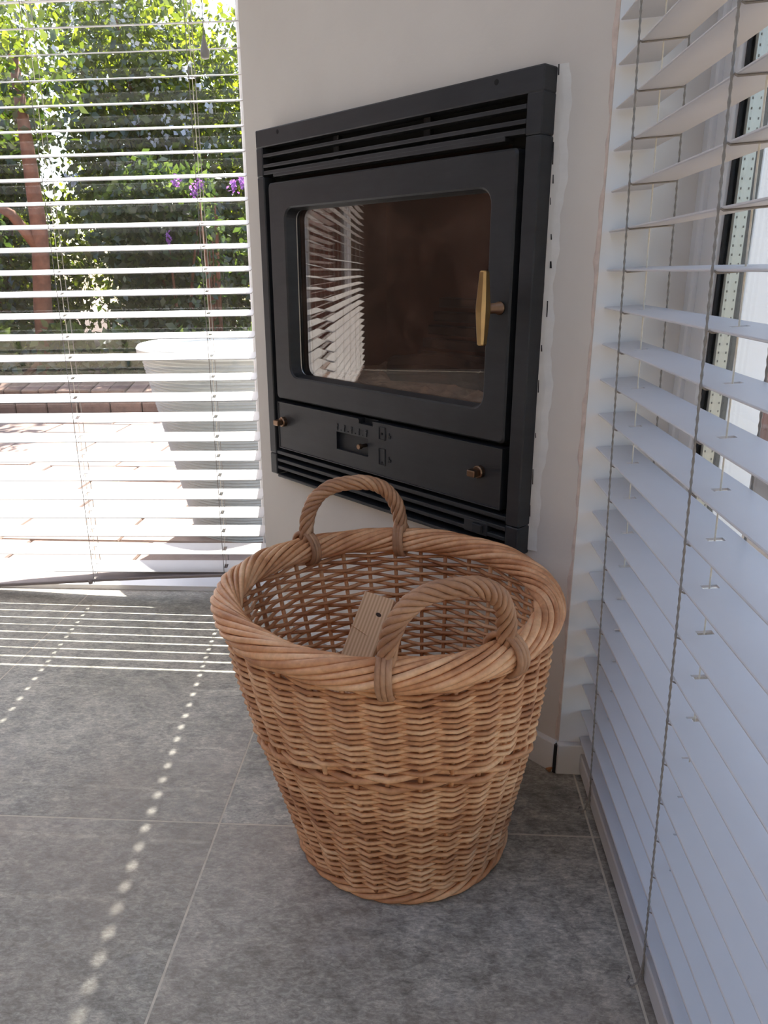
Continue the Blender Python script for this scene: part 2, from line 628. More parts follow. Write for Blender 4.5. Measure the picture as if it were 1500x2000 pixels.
# old caulk strip and cracks beside the stove
ck = MB()
zz = np.linspace(0.40, 1.135, 90)
ed_ = 0.070 + 0.004 * np.sin(zz * 17) + 0.0025 * np.sin(zz * 61 + 1) + 0.0012 * np.sin(zz * 190)
ck.loft([[(e_, 0, z_), (0.0925, 0, z_), (0.0925, 0.0045, z_), (e_ + .012, 0.0030, z_), (e_ + .003, 0.0008, z_)] for e_, z_ in zip(ed_, zz)])
ck.build('caulk_strip', MAT['caulk'], wd)
cr = MB()
for z, x, ln in ((1.128, .0885, .014), (1.02, .0890, .03), (0.985, .086, .012), (0.955, .0885, .010), (.905, .083, .008),
                 (.865, .081, .010), (.80, .082, .024), (.74, .0875, .010), (.68, .0885, .02), (.60, .088, .008), (.53, .0885, .026), (.47, .0895, .02)):
    wv = rng.uniform(.0005, .0011)
    cr.hexa([(x - wv, 0, z - ln / 2), (x + wv, 0, z - ln / 2), (x + wv, .0045, z - ln / 2), (x - wv, .0045, z - ln / 2),
             (x - wv + .001, 0, z + ln / 2), (x + wv * .4 + .001, 0, z + ln / 2), (x + wv * .4 + .001, .0045, z + ln / 2), (x - wv + .001, .0045, z + ln / 2)])
cr.build('crack', MAT['crack'], wd)

# worn plaster bead down the corner
cb_ = MB()
zz = np.linspace(0.062, ZC, 140)
rings = []
for z_ in zz:
    a0 = 0.006 + 0.0022 * math.sin(z_ * 23) + 0.0016 * math.sin(z_ * 87 + 1) + 0.0012 * math.sin(z_ * 211)
    h0 = 0.0016 + 0.0008 * math.sin(z_ * 140 + 2)
    rings.append([(-0.0012, -0.006, z_), (a0, 0.0, z_), (a0 * .6, h0, z_), (0.0, h0 * .8, z_)])
cb_.loft(rings)
cb_.build('corner_bead', MAT['bead'], wd)
# returns behind the diagonal wall
wr = struct('wall_back')                       # short wall facing the room, right of the corner
bx('plaster_face', MAT['white_paint'], wr, CX, 0.385, CY, CY + 0.03, 0, ZC)  # paler paint than the diagonal wall, putting window daylight into its colour
wl_ = struct('wall_return')                    # into the left window
bx('plaster_face', MAT['plaster'], wl_, -0.397, -0.367, 1.79, 2.06, 0, ZC)

# skirting
sk = struct('baseboard_diagonal', (CX, CY, 0), ANG)
m_ = MB()
m_.box(0.0015, WL, 0, 0.013, 0, 0.060, b=0.002)
m_.build('skirting_board', MAT['white_paint'], sk)
m_ = MB()
m_.box(-0.004, 0.0015, 0.0005, 0.0115, 0, 0.058)
m_.build('mitre_gap', MAT['crack'], sk)
m_ = MB()
m_.tube([(0.012, 0.0135, 0.002), (0.004, 0.0165, 0.006), (0.0, 0.0145, 0.012)], [0.002, 0.0045, 0.001], 6)
m_.build('paint_chip', MAT['chip'], sk)
sk2 = struct('baseboard_back')
m_ = MB()
m_.box(CX - 0.0035, 0.385, CY - 0.013, CY, 0, 0.060, b=0.002)
m_.build('skirting_board', MAT['white_paint'], sk2)

# right window (plane of constant X)
w2 = struct('window_2')
WY0 = -1.9
def yframe(name, x0, x1, y0, y1, z0, z1, mat='upvc', b=0.003):
    return bx(name, MAT[mat], w2, x0, x1, y0, y1, z0, z1, b=b)
yframe('frame', 0.378, 0.44, 1.128, 1.152, 0, 2.2)
yframe('frame', 0.378, 0.44, WY0, 1.128, 2.14, 2.2)
yframe('frame', 0.378, 0.44, WY0, 1.128, 0.0, 0.05)
yframe('frame', 0.378, 0.44, WY0 - .03, WY0, 0, 2.2)
yframe('sash', 0.386, 0.436, 1.075, 1.128, 0.05, 2.14)
yframe('sash', 0.386, 0.436, WY0, 1.075, 2.08, 2.14)
yframe('sash', 0.386, 0.436, WY0, 1.075, 0.05, 0.12)
yframe('sash', 0.386, 0.436, WY0, WY0 + .05, 0.12, 2.08)
yframe('mullion', 0.384, 0.438, -0.42, -0.34, 0.12, 2.08)
bx('gasket', MAT['gasket'], w2, 0.393, 0.429, 1.069, 1.075, 0.12, 2.08)
bx('spacer_bar', MAT['spacer'], w2, 0.4005, 0.4165, 1.060, 1.069, 0.12, 2.08)
bx('pane', MAT['glass'], w2, 0.397, 0.4005, -0.34, 1.069, 0.12, 2.08)
bx('pane', MAT['glass'], w2, 0.4165, 0.420, -0.34, 1.069, 0.12, 2.08)
bx('pane', MAT['glass'], w2, 0.397, 0.4005, WY0 + .05, -0.42, 0.12, 2.08)
m_ = MB()
for k in range(150):
    z = 0.3 + k * 0.0115
    for x in (0.4035, 0.4135):
        m_.box(x - .0008, x + .0008, 1.0596, 1.0601, z, z + .0028)
tag(m_.build('perforation', MAT['dot'], w2), kind='stuff')
wrr = struct('wall_right')
bx('plaster_face', MAT['plaster'], wrr, 0.38, 0.44, -3.05, WY0 - .03, 0, ZC)
bx('plaster_face', MAT['plaster'], wrr, 0.38, 0.44, WY0 - .03, 1.18, 2.2, ZC)

# left window wall: frames, glass, threshold
w1 = struct('window_1')
GY = 1.975
WX0 = -5.5
def xframe(name, x0, x1, y0, y1, z0, z1, mat='upvc', b=0.004):
    return bx(name, MAT[mat], w1, x0, x1, y0, y1, z0, z1, b=b)
xframe('frame', -0.438, -0.398, 1.935, 2.01, 0, 2.2)
xframe('frame', WX0, -0.438, 1.935, 2.01, 2.12, 2.2)
xframe('mullion', -2.66, -2.58, 1.935, 2.01, 0.05, 2.12)
xframe('frame', WX0, WX0 + .06, 1.935, 2.01, 0, 2.2)
# threshold sill: low front lip, sloping top
m_ = MB()
m_.hexa([(WX0, 1.850, 0), (-0.40, 1.900, 0), (-0.40, 2.03, 0), (WX0, 2.03, 0),
         (WX0, 1.853, 0.012), (-0.40, 1.903, 0.012), (-0.40, 2.03, 0.035), (WX0, 2.03, 0.035)])
m_.build('sill', MAT['upvc'], w1)
bx('pane', MAT['glass'], w1, -2.58, -0.438, GY - .012, GY - .008, 0.034, 2.12)
bx('pane', MAT['glass'], w1, WX0 + .06, -2.66, GY - .012, GY - .008, 0.034, 2.12)
wlf = struct('wall_front')
bx('plaster_face', MAT['plaster'], wlf, -5.6, -0.367, 1.93, 2.02, 2.2, ZC)

# rest of the room (behind the camera)
wleft = struct('wall_left')
bx('wall_panelling', MAT['walnut'], wleft, -5.62, -5.5, -3.05, 2.02, 0, ZC)
wrear = struct('wall_rear')
bx('plaster_face', MAT['rear'], wrear, -5.6, 0.44, -3.15, -3.03, 0, ZC)
# ceiling with an unseen roof opening, added to let sun in as fill
ce = struct('ceiling')
RX0, RX1, RY0, RY1 = -5.0, 0.1, -1.35, 0.50
m_ = MB()
m_.box(-5.6, 0.44, RY1, 2.06, ZC, ZC + .08)
m_.box(-5.6, 0.44, -3.15, RY0, ZC, ZC + .08)
m_.box(-5.6, RX0, RY0, RY1, ZC, ZC + .08)
m_.box(RX1, 0.44, RY0, RY1, ZC, ZC + .08)
m_.build('plaster_face', MAT['white_paint'], ce)
w3 = struct('fill_rooflight')  # glazing of the added roof opening, there only for fill light
for i in range(6):
    x = RX0 + (RX1 - RX0) * i / 5
    bx('rafter', MAT['upvc'], w3, x - .025, x + .025, RY0, RY1, ZC + .01, ZC + .07)
for i in range(5):
    x0 = RX0 + (RX1 - RX0) * i / 5 + .025
    x1 = RX0 + (RX1 - RX0) * (i + 1) / 5 - .025
    bx('pane', MAT['glass'], w3, x0, x1, RY0, RY1, ZC + .05, ZC + .056)

# ------------------------------------------------------------------ outdoors
gr = bx('ground', MAT['ground'], None, -16, 12, 2.03, 26, -0.14, -0.09)
tag(gr, kind='structure')
m_ = MB()
m_.box(0.44, 12, -9, 2.03, -0.14, -0.09)
m_.build('ground_side', MAT['ground'], gr)
pt = struct('patio')
pmesh = None
SL = 0.42
for i in range(24):
    for j in range(11):
        x = 0.55 - i * SL - 0.12 * (j % 2)
        y = 2.03 + .21 + j * SL * 0.6
        if y > 4.62:
            continue
        if pmesh is None:
            m_ = MB()
            m_.box(-SL / 2 + .004, SL / 2 - .004, -SL * .3 + .004, SL * .3 - .004, -0.06, 0, b=0.006)
            o = m_.build('slab', MAT['patio'], pt)
            pmesh = o.data
            pmesh2 = pmesh.copy()
            pmesh2.materials.clear()
            pmesh2.materials.append(MAT['patio_red'])
        else:
            o = link('slab', pmesh if x > -3.9 else pmesh2, pt)
        o.location = (x, y, -0.03 + rng.uniform(-.002, .002))
bx('bedding', MAT['ground'], pt, -10, 0.9, 2.03, 4.65, -0.09, -0.045)

# brick edging of the flower bed, two courses
ed = thing('brick_edging', 'low two-course brick edging between the paved patio and the flower bed', 'edging', (-2, 4.75, -0.03))
bm_ = MB()
bm_.box(-0.1, 0.1, -0.05, 0.05, 0, 0.10, b=0.006)
b0 = bm_.build('brick', MAT['brick'], ed)
bm2 = MB()
bm2.box(-0.054, 0.054, -0.1, 0.1, 0, 0.065, b=0.006)
b1 = bm2.build('brick', MAT['brick'], ed)
for k in range(26):
    o = b0 if k == 0 else link('brick', b0.data, ed)
    o.location = (-2.6 + k * 0.208, -0.04, rng.uniform(-.003, .003))
for k in range(46):
    o = b1 if k == 0 else link('brick', b1.data, ed)
    o.location = (-2.65 + k * 0.116, 0.10, 0.10 + rng.uniform(-.004, .004))
    o.rotation_euler = (R(12), 0, rng.uniform(-.02, .02))
sb = bx('soil_bed', MAT['soil'], None, -10, 3, 4.80, 14, -0.09, 0.10)
tag(sb, kind='structure')

# big ribbed planter
pl = thing('planter', 'large pale grey ribbed planter on the patio outside the left window', 'planter', (-0.615, 2.58, -0.03))
prof = []
H_, r0_, r1_ = 0.640, 0.21, 0.345
NR = 60
for k in range(NR + 1):
    z = H_ * k / NR
    rr = r0_ + (r1_ - r0_) * (k / NR)
    prof.append((rr, z))
    prof.append((rr - 0.0035, z + H_ / NR * 0.6))
prof = prof[:-1]
body = MB()
body.lathe([(0.0, 0)] + prof + [(r1_ - .03, H_), (r1_ - .05, H_ - .08), (0, H_ - .08)], 64)
body.build('pot_body', MAT['pot'], pl)
rim_ = MB()
rim_.lathe([(r1_ + .006, H_ - .012), (r1_ + .008, H_ + .004), (r1_ + .002, H_ + .012), (r1_ - .024, H_ + .012), (r1_ - .03, H_ - .004)], 64)
rim_.build('pot_rim', MAT['potrim'], pl)
so_ = MB()
so_.lathe([(r1_ - .052, H_ - .085), (r1_ - .052, H_ - .072), (0.02, H_ - .066)], 40)
so_.build('potting_soil', MAT['soil'], pl)


def leaves(center, radii, n, size, shell=0.55, tone_bias=0.0, half=None, aspect=0.55):
    """n folded leaf blades scattered through an ellipsoid"""
    d = rng.normal(size=(n, 3)); d /= np.linalg.norm(d, axis=1)[:, None]
    rad = rng.uniform(shell, 1, n) ** 0.6
    lump = 1 + 0.22 * np.sin(d[:, 0] * 5.1 + center[0] * 3) * np.cos(d[:, 2] * 4.3 + center[0]) + 0.12 * np.sin(d[:, 1] * 9)
    P = np.asarray(center) + d * rad[:, None] * lump[:, None] * np.asarray(radii)
    A = rng.normal(size=(n, 3)); A[:, 2] -= 0.4; A /= np.linalg.norm(A, axis=1)[:, None]
    B = rng.normal(size=(n, 3)); B -= A * np.sum(A * B, 1)[:, None]; B /= np.linalg.norm(B, axis=1)[:, None]
    L = size * rng.uniform(0.6, 1.3, n)[:, None]
    W = L * aspect
    N = np.cross(A, B)
    v = np.stack([P, P + A * L * .5 + B * W * .5 + N * W * .12, P + A * L, P + A * L * .5 - B * W * .5 + N * W * .12], 1)
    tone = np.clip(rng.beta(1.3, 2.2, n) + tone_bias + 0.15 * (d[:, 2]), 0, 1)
    if half is not None:
        ok = (np.abs(v[:, :, 0]).max(1) < half[0]) & (np.abs(v[:, :, 1]).max(1) < half[1])
        v, tone = v[ok], tone[ok]
    return v.reshape(-1, 3), tone


def leaf_mesh(name, parts, mat, parent):
    V = np.concatenate([p[0] for p in parts])
    tone = np.concatenate([p[1] for p in parts])
    n = len(tone)
    me = bpy.data.meshes.new(name)
    me.vertices.add(len(V)); me.vertices.foreach_set('co', V.ravel())
    me.loops.add(n * 4); me.loops.foreach_set('vertex_index', np.arange(n * 4))
    me.polygons.add(n); me.polygons.foreach_set('loop_start', np.arange(n) * 4)
    me.update(calc_edges=True)
    at = me.attributes.new('tone', 'FLOAT', 'FACE')
    at.data.foreach_set('value', tone.astype(np.float32))
    me.materials.append(mat)
    o = link(name, me, parent)
    return o


def shrub(name, label, cat, base, height, rx, ry, n, size, group=None, mat='leaf', stems=5, lumps=5, blossoms=0, tone=0.0, purple=0):
    t = thing(name, label, cat, base, 0, group)
    parts = []
    for k in range(lumps):
        a = rng.uniform(0, 2 * PI)
        f = k / max(1, lumps - 1)
        c = (rx * 0.55 * math.cos(a), ry * 0.4 * math.sin(a), height * (0.10 + 0.74 * f))
        parts.append(leaves(c, (rx * rng.uniform(.65, .85), ry * rng.uniform(.65, .85), height * rng.uniform(.2, .28)), n // lumps, size, 0.2, tone, (rx, ry)))
    for p in parts:
        p[0][:, 2] = np.maximum(p[0][:, 2], 0.02)
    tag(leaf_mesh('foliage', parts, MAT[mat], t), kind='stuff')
    st = MB()
    for k in range(stems):
        a = rng.uniform(0, 2 * PI)
        e = np.array([rx * .5 * math.cos(a), ry * .5 * math.sin(a), height * rng.uniform(.6, .9)])
        pts = [np.array([0.04 * math.cos(a), .04 * math.sin(a), 0]) * (1 - u) + e * u + np.array([0, 0, .1 * math.sin(u * PI)]) for u in np.linspace(0, 1, 7)]
        st.tube(pts, np.linspace(.022, .006, 7) * (height / 2.5 + .25), 6)
    st.build('stem', MAT['bark'], t)
    if blossoms:
        q = []
        for k in range(blossoms):
            c = (rng.uniform(-rx, rx) * .8, -ry * rng.uniform(.5, .85), height * rng.uniform(.45, .98))
            q.append(leaves(c, (.045, .045, .045), 6, .05, .3, .2, (rx, ry), aspect=.8))
        tag(leaf_mesh('blossom', q, MAT['petal'], t), kind='stuff')
    for k in range(purple):
        pass
    return t


# tall hedge shrubs behind the bed
specs = [
    (-5.1, 8.9, 4.0, .90, .60, 'very tall shrub of the back hedge row, farthest from the house', 0, -.08, 13000),
    (-3.3, 8.9, 4.1, .90, .60, 'very tall shrub of the back hedge row rising behind the reddish tree', 30, .12, 17000),
    (-1.5, 8.9, 3.9, .90, .60, 'very tall shrub of the back hedge row above the purple flower spikes', 20, .05, 17000),
    (0.3, 8.9, 3.9, .90, .60, 'very tall shrub of the back hedge row hidden mostly behind the chimney wall', 0, 0, 6000),
    (-4.2, 7.45, 2.9, .88, .70, 'shrub with white blossom dots in the front hedge row beyond the reddish trunk', 50, .0, 15000),
    (-2.4, 7.45, 3.2, .88, .70, 'bright yellow-green shrub with many white blossoms in the front hedge row', 80, .16, 18000),
    (-0.6, 7.45, 2.9, .88, .70, 'dark green shrub in the front hedge row above the grey planter', 24, .02, 15000),
]
for x, y, hgt, rx, ry, lab, nb, tn, nl in specs:
    shrub('hedge_shrub', lab, 'shrub', (x, y, 0.1), hgt, rx, ry, nl, 0.085, 'hedge shrubs beyond the patio', blossoms=nb, tone=tn, lumps=9)
# lower shrubs in front
low = [(-3.75, 5.85, 1.35, 'low dark leafy bush beyond the reddish trunk, farther from the planter'),
       (-1.95, 6.1, 1.5, 'low bush of mixed green leaves between the reddish trunk and the purple flowers'),
       (-0.80, 5.9, 1.35, 'low bush with narrow leaves right behind the grey planter')]
for x, y, hgt, lab in low:
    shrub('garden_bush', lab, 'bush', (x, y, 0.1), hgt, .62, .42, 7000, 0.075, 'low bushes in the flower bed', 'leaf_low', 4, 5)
# purple spike bush
bd = shrub('flowering_bush', 'airy bush carrying small purple flower spikes above the grey planter', 'bush', (-1.53, 5.6, 0.1), 1.45, .11, .3, 500, 0.06, None, 'leaf_low', 6, 4)
for (X, Z) in ((-1.75, 1.40), (-1.64, 1.33), (-1.60, 1.37), (-1.31, 1.38), (-1.37, 1.36), (-1.84, 1.02)):
    p_ = leaf_mesh('flower_spike', [leaves(((X + 1.55) * 1.06, 0, (Z - .1) * 1.03 + .02), (.03, .03, .055), 36, .026, .2, .2, aspect=.8)], MAT['purple'], bd)
# reddish tree trunk
tr = thing('garden_tree', 'small tree with reddish brown trunk and dark crown beyond the patio', 'tree', (-2.72, 5.35, 0.1))
m_ = MB()
m_.tube([(0.0, 0, -.02), (0.02, 0, .5), (0.06, .02, 1.0), (0.04, .05, 1.5), (0.0, .1, 2.1)], [.075, .062, .055, .045, .03], 10)
m_.build('trunk', MAT['bark'], tr, True)
m_ = MB()
m_.tube([(0.05, 0, .9), (-.1, -.02, 1.12), (-.25, 0, 1.20), (-.42, .03, 1.2)], [.04, .035, .028, .015], 8)
m_.build('branch', MAT['bark'], tr, True)
m_ = MB()
m_.tube([(0.0, .0, .22), (-.06, -.05, .1), (-.16, -.12, -.0)], [.03, .025, .02], 8)
m_.build('root', MAT['bark'], tr, True)
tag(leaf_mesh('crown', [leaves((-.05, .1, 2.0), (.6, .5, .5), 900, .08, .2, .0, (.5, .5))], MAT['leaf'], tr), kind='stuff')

# bed plants
bp = [(-3.45, 5.15, 'broad-leaved clump at the far end of the flower bed'), (-3.0, 5.1, 'leafy green clump beside the foot of the tree'),
      (-2.45, 5.15, 'leafy clump just past the tree foot towards the planter'), (-2.0, 5.1, 'low clump at the middle of the brick edging'),
      (-1.55, 5.12, 'grassy clump below the purple flower bush'), (-1.1, 5.1, 'wispy clump next to the grey planter')]
for x, y, lab in bp:
    t = thing('bed_plant', lab, 'plant', (x, y, .1), 0, 'low plants along the brick edging')
    tag(leaf_mesh('foliage', [leaves((0, 0, .2), (.24, .16, .2), 420, .10, .1, .1, (.22, .14))], MAT['leaf_low'], t), kind='stuff')

# far side of the garden, seen only in the stove glass
gw = bx('wall_garden', MAT['brickwall'], None, -6.9, -6.7, 2.1, 12, -0.1, 3.4)
tag(gw, kind='structure')
# outside the right window: white clad wall, brick wall beyond it
cw = struct('wall_outside')
bx('wall_core', MAT['cladding'], cw, 0.44, 0.895, 2.02, 2.2, -0.09, 2.7)
for k in range(4):
    bx('plank', MAT['cladding'], cw, 0.445 + k * .1135, 0.445 + (k + 1) * .1135 - .006, 2.0, 2.02, -0.05, 2.7, b=.002)
bw = struct('wall_brick')
bx('wall_core', MAT['brickwall_dull'], bw, 0.95, 7, 3.6, 3.8, -0.1, 1.5)

# ------------------------------------------------------------------ venetian blinds
def slat_mesh(x0, x1, wd_, th, holes, hl=0.017, hw=0.0095):
    """slat along x, width along y, with routed slots at the cords"""
    xs_ = [x0]
    hol = set()
    for hx in sorted(holes):
        if hx - hw / 2 > x0 and hx + hw / 2 < x1:
            hol.add(len(xs_))
            xs_ += [hx - hw / 2, hx + hw / 2]
    xs_.append(x1)
    e = 0.0012
    yy = [-wd_ / 2, -wd_ / 2 + e, -hl / 2, hl / 2, wd_ / 2 - e, wd_ / 2]
    zz_ = [th * .22, th / 2, th / 2, th / 2, th / 2, th * .22]
    nx, ny = len(xs_), len(yy)
    V, F = [], []
    for sgn in (1, -1):
        for i in range(nx):
            for j in range(ny):
                V.append((xs_[i], yy[j], sgn * zz_[j]))
    idx = lambda s_, i, j: s_ * nx * ny + i * ny + j
    for i in range(nx - 1):
        for j in range(ny - 1):
            if i in hol and j == 2:
                a, b, c, d = (i, 2), (i + 1, 2), (i + 1, 3), (i, 3)
                for p, q in ((a, b), (b, c), (c, d), (d, a)):
                    F.append((idx(0, *p), idx(0, *q), idx(1, *q), idx(1, *p)))
                continue
            F.append((idx(0, i, j), idx(0, i + 1, j), idx(0, i + 1, j + 1), idx(0, i, j + 1)))
            F.append((idx(1, i, j), idx(1, i, j + 1), idx(1, i + 1, j + 1), idx(1, i + 1, j)))
    for i in range(nx - 1):
        for j in (0, ny - 1):
            F.append((idx(0, i, j), idx(1, i, j), idx(1, i + 1, j), idx(0, i + 1, j)))
    for j in range(ny - 1):
        for i in (0, nx - 1):
            F.append((idx(0, i, j), idx(0, i, j + 1), idx(1, i, j + 1), idx(1, i, j)))
    me = bpy.data.meshes.new('slat')
    me.from_pydata(V, [], F)
    me.materials.append(MAT['slat'])
    me.update()
    return me


def venetian(name, label, loc, rotz, x0, x1, holes, wd_, th, zs, tilt, lean, roll, rail_path, cord_r, bead, top):
    t = thing(name, label, 'window blind', loc, rotz, 'venetian blinds')
    me = slat_mesh(x0, x1, wd_, th, holes)
    for k, z in enumerate(zs):
        a = tilt(k, z)
        o = link('slat', me, t)
        o.location = (0, lean(z) + wd_ / 2 * math.cos(a), z + wd_ / 2 * math.sin(a))
        o.rotation_euler = (a, -roll, 0)
    for hx in holes:
        dz = roll * hx
        fr, re, li = [], [], []
        zb = rail_path(hx)
        order = sorted(zs)
        ladder = MB()
        for z in order:
            a = tilt(zs.index(z), z)
            y = lean(z)
            fr.append((hx, y - .0022, z + dz))
            re.append((hx, y + wd_ * math.cos(a) + .0022, z + wd_ * math.sin(a) + dz))
            ladder.tube([(hx + .0045, y - .0022, z + dz - .0005), (hx + .0045, y + .001, z - th * .5 - .001 + dz), (hx + .0045, y + wd_ * math.cos(a), z + wd_ * math.sin(a) + dz - th * .5 - .0012)], cord_r * .8, 4)
        fr = [(hx, lean(0) - .0015, zb)] + fr + [(hx, lean(top) - .002, top)]
        re = [(hx, lean(0) + wd_ * .9, zb)] + re + [(hx, lean(top) + wd_, top)]
        def dense(pts):
            out = []
            for i in range(len(pts) - 1):
                for u in np.linspace(0, 1, 11 if bead else 3)[:-1]:
                    out.append(tuple(np.array(pts[i]) * (1 - u) + np.array(pts[i + 1]) * u))
            return out + [pts[-1]]
        fd, rd = dense(fr), dense(re)
        rad = lambda n: (cord_r * (1 + .28 * np.cos(np.arange(n) * PI))) if bead else cord_r
        ladder.tube(fd, rad(len(fd)), 5)
        ladder.tube(rd, rad(len(rd)), 5)
        ladder.build('ladder_cord', MAT['cord_dark'], t)
        li = MB()
        li.tube([(hx, lean(0) + wd_ * .48, zb), (hx, lean(top) + wd_ * .5, top)], cord_r * .75, 5)
        li.build('lift_cord', MAT['cord_light'], t)
    return t


# left blind
PL = 0.0516
zsL = [0.8555 + PL * k for k in range(24, -16, -1)]
LX0 = -2.15
def tiltL(k, z):
    base = 13.8 if z > 0.56 else 18.2
    return R(base + (0.35 if z > .56 else .65) * math.sin(k * 2.3))
railL = lambda x: 0.0615 + 0.060 * (x + 0.12) if x > -0.75 else max(0.016, 0.0245 + 0.012 * (x + 0.75))
bl = venetian('venetian_blind', 'white venetian blind with open slats hanging before the garden view', (-0.414, 1.846, 0), 0, LX0, 0.0,
              [-0.114, -0.4765, -0.839, -1.2015, -1.564, -1.9265], 0.0495, 0.0022, zsL, tiltL, lambda z: 0.0, 0.018, railL, 0.0009, False, 2.12)
# its bent bottom rail
m_ = MB()
rp = [(0.0, .0720), (-.116, .0710), (-.3, .0610), (-.4765, .0485), (-.50, .0460), (-.75, .0275), (-1.2, .0190), (LX0, .0150)]
rings = []
a = R(14)
for x, z in rp:
    c, s_ = math.cos(a), math.sin(a)
    q = [(-.001, -.0055), (.050, -.0055), (.052, -.003), (.052, .003), (.050, .0045), (-.001, .0045), (-.003, .003), (-.003, -.004)]
    rings.append([(x, y * c - zz2 * s_, max(0.0005, z + y * s_ * (1 if z > .03 else .2) + zz2 * c)) for y, zz2 in q])
m_.loft(rings)
m_.build('bottom_rail', MAT['rail'], bl)
m_ = MB()
m_.tube([(-.486, -.004, .0400), (-.486, -.0042, .0490)], .006, 8)
m_.build('cord_plug', MAT['rail'], bl)
m_ = MB()
m_.box(LX0, 0, -.005, .055, 2.10, 2.15, b=.003)
m_.build('head_rail', MAT['slat'], bl)
m_ = MB()
m_.tube([(-.072, -.008, 2.1), (-.0725, -.008, 1.338)], .0009, 5)
pc = m_.build('pull_cord', MAT['cord_dark'], bl)
m_ = MB()
m_.lathe([(.002, .0), (.0082, .002), (.0100, .008), (.0094, .016), (.0058, .030), (.0036, .041), (.0022, .046), (.0008, .0465)], 16, (-.0730, -.008, 1.2965))
m_.build('tassel', MAT['tassel'], pc, True)

# further blind along the same window
zs2 = [0.8555 + PL * k for k in range(24, -16, -1)]
b2 = venetian('venetian_blind', 'second white venetian blind along the left window, seen only mirrored in the stove glass', (-2.60, 1.815, 0), 0, -2.8, 0.0,
              [-0.12, -0.62, -1.12, -1.62, -2.12, -2.62], 0.0505, 0.0022, zs2, lambda k, z: R(14.0), lambda z: 0.0, 0.0, lambda x: .045, 0.0009, False, 2.12)
m_ = MB()
m_.box(-2.8, 0, .0, .05, .030, .045, b=.003)
m_.build('bottom_rail', MAT['rail'], b2)
m_ = MB()
m_.box(-2.8, 0, -.005, .055, 2.10, 2.15, b=.003)
m_.build('head_rail', MAT['slat'], b2)

# right blind: hangs with its foot a little further out than its head
PR = 0.0524
zsR = [0.857 + PR * k for k in range(24, -16, -1)]
leanR = lambda z: -0.030 * z
br = venetian('venetian_blind', 'white venetian blind close beside the basket, reaching down to the grey floor', (0.2885, 1.148, 0), -PI / 2, 0.0, 2.2,
              [0.107, 0.423, 0.739, 1.055, 1.371, 1.687, 2.003], 0.0550, 0.0026, zsR, lambda k, z: R(4.5 + 0.5 * math.sin(k * 1.7)), leanR, 0.0, lambda x: .012, 0.0013, True, 2.12)
m_ = MB()
m_.box(0, 2.2, 0.000, .050, .010, .044, b=.003)
m_.build('bottom_rail', MAT['slat'], br)
m_ = MB()
m_.box(0, 2.2, -.07, -.005, 2.10, 2.15, b=.003)
m_.build('head_rail', MAT['slat'], br)
for hx in (0.107, 0.423):
    m_ = MB()
    m_.tube([(hx, -.003, .05), (hx + .002, -.005, .03), (hx + .006, -.010, .012), (hx + .004, -.016, .003), (hx - .006, -.018, .0016), (hx - .012, -.014, .002)], .0012, 5)
    m_.build('cord_end', MAT['cord_dark'], br)

# ------------------------------------------------------------------ stove (local x along the wall, y outward, z up)
SX0, SZ0 = 0.456, 0.393
st = thing('wood_stove', 'black cast iron inset wood stove with glass door in the white diagonal wall', 'stove',
           (CX + math.cos(ANG) * SX0, CY + math.sin(ANG) * SX0, SZ0), ANG)
def sb_(mb, x0, x1, y0, y1, z0, z1, b=0.0):
    mb.box(x0 - SX0, x1 - SX0, y0, y1, z0 - SZ0, z1 - SZ0, b=b)
P_ = 0.034
def spart(name, mat, boxes, b=0.0015, parent=None):
    mb = MB()
    for q in boxes:
        sb_(mb, *q, b=b)
    return mb.build(name, MAT[mat], parent or st)
EL, ER = 0.8195, 0.0905          # outer left and right edges
# top hood with three slots
spart('top_frame', 'iron', [(ER, EL, 0.0005, P_, 1.0985, 1.132), (ER, 0.1195, 0.0005, P_, 1.0435, 1.0985), (0.797, EL, 0.0005, P_, 1.0435, 1.0985)], 0.002)
for z0, z1 in ((1.0797, 1.0858), (1.0600, 1.0662)):
    spart('vent_bar', 'iron', [(0.1195, 0.797, 0.012, P_ - .001, z0, z1)], 0.0012)
spart('vent_bar', 'iron', [(0.1195, 0.797, 0.012, P_ - .001, 1.0465, 1.0537)], 0.0012)
spart('vent_lip', 'iron', [(0.157, 0.762, 0.012, P_ - .0005, 1.0405, 1.0475)], 0.0012)
for x in (0.34, 0.58):
    spart('vent_rib', 'iron_dark', [(x - .008, x + .008, 0.002, 0.014, 1.0465, 1.0985)])
# side posts
spart('side_post', 'iron', [(ER, 0.1185, 0.0005, P_, 0.4455, 1.0425)], 0.002)
spart('side_post', 'iron', [(0.795, EL, 0.0005, P_, 0.4505, 1.0425)], 0.002)
for x in (0.739, 0.1766):
    mb = MB()
    mb.tube([(x - SX0, P_ - .002, 1.1216 - SZ0), (x - SX0, P_ + .0004, 1.1216 - SZ0)], 0.0042, 12)
    mb.build('screw_hole', MAT['flat_black'], st)
# near-black panels closing off the recess behind everything
spart('firebox_shell', 'flat_black', [(0.105, 0.80, -0.012, 0.004, 1.03, 1.10), (0.105, 0.80, -0.012, 0.004, 0.40, 0.63), (0.105, 0.178, -0.012, 0.004, 0.63, 1.03), (0.735, 0.80, -0.012, 0.004, 0.63, 1.03)], 0)

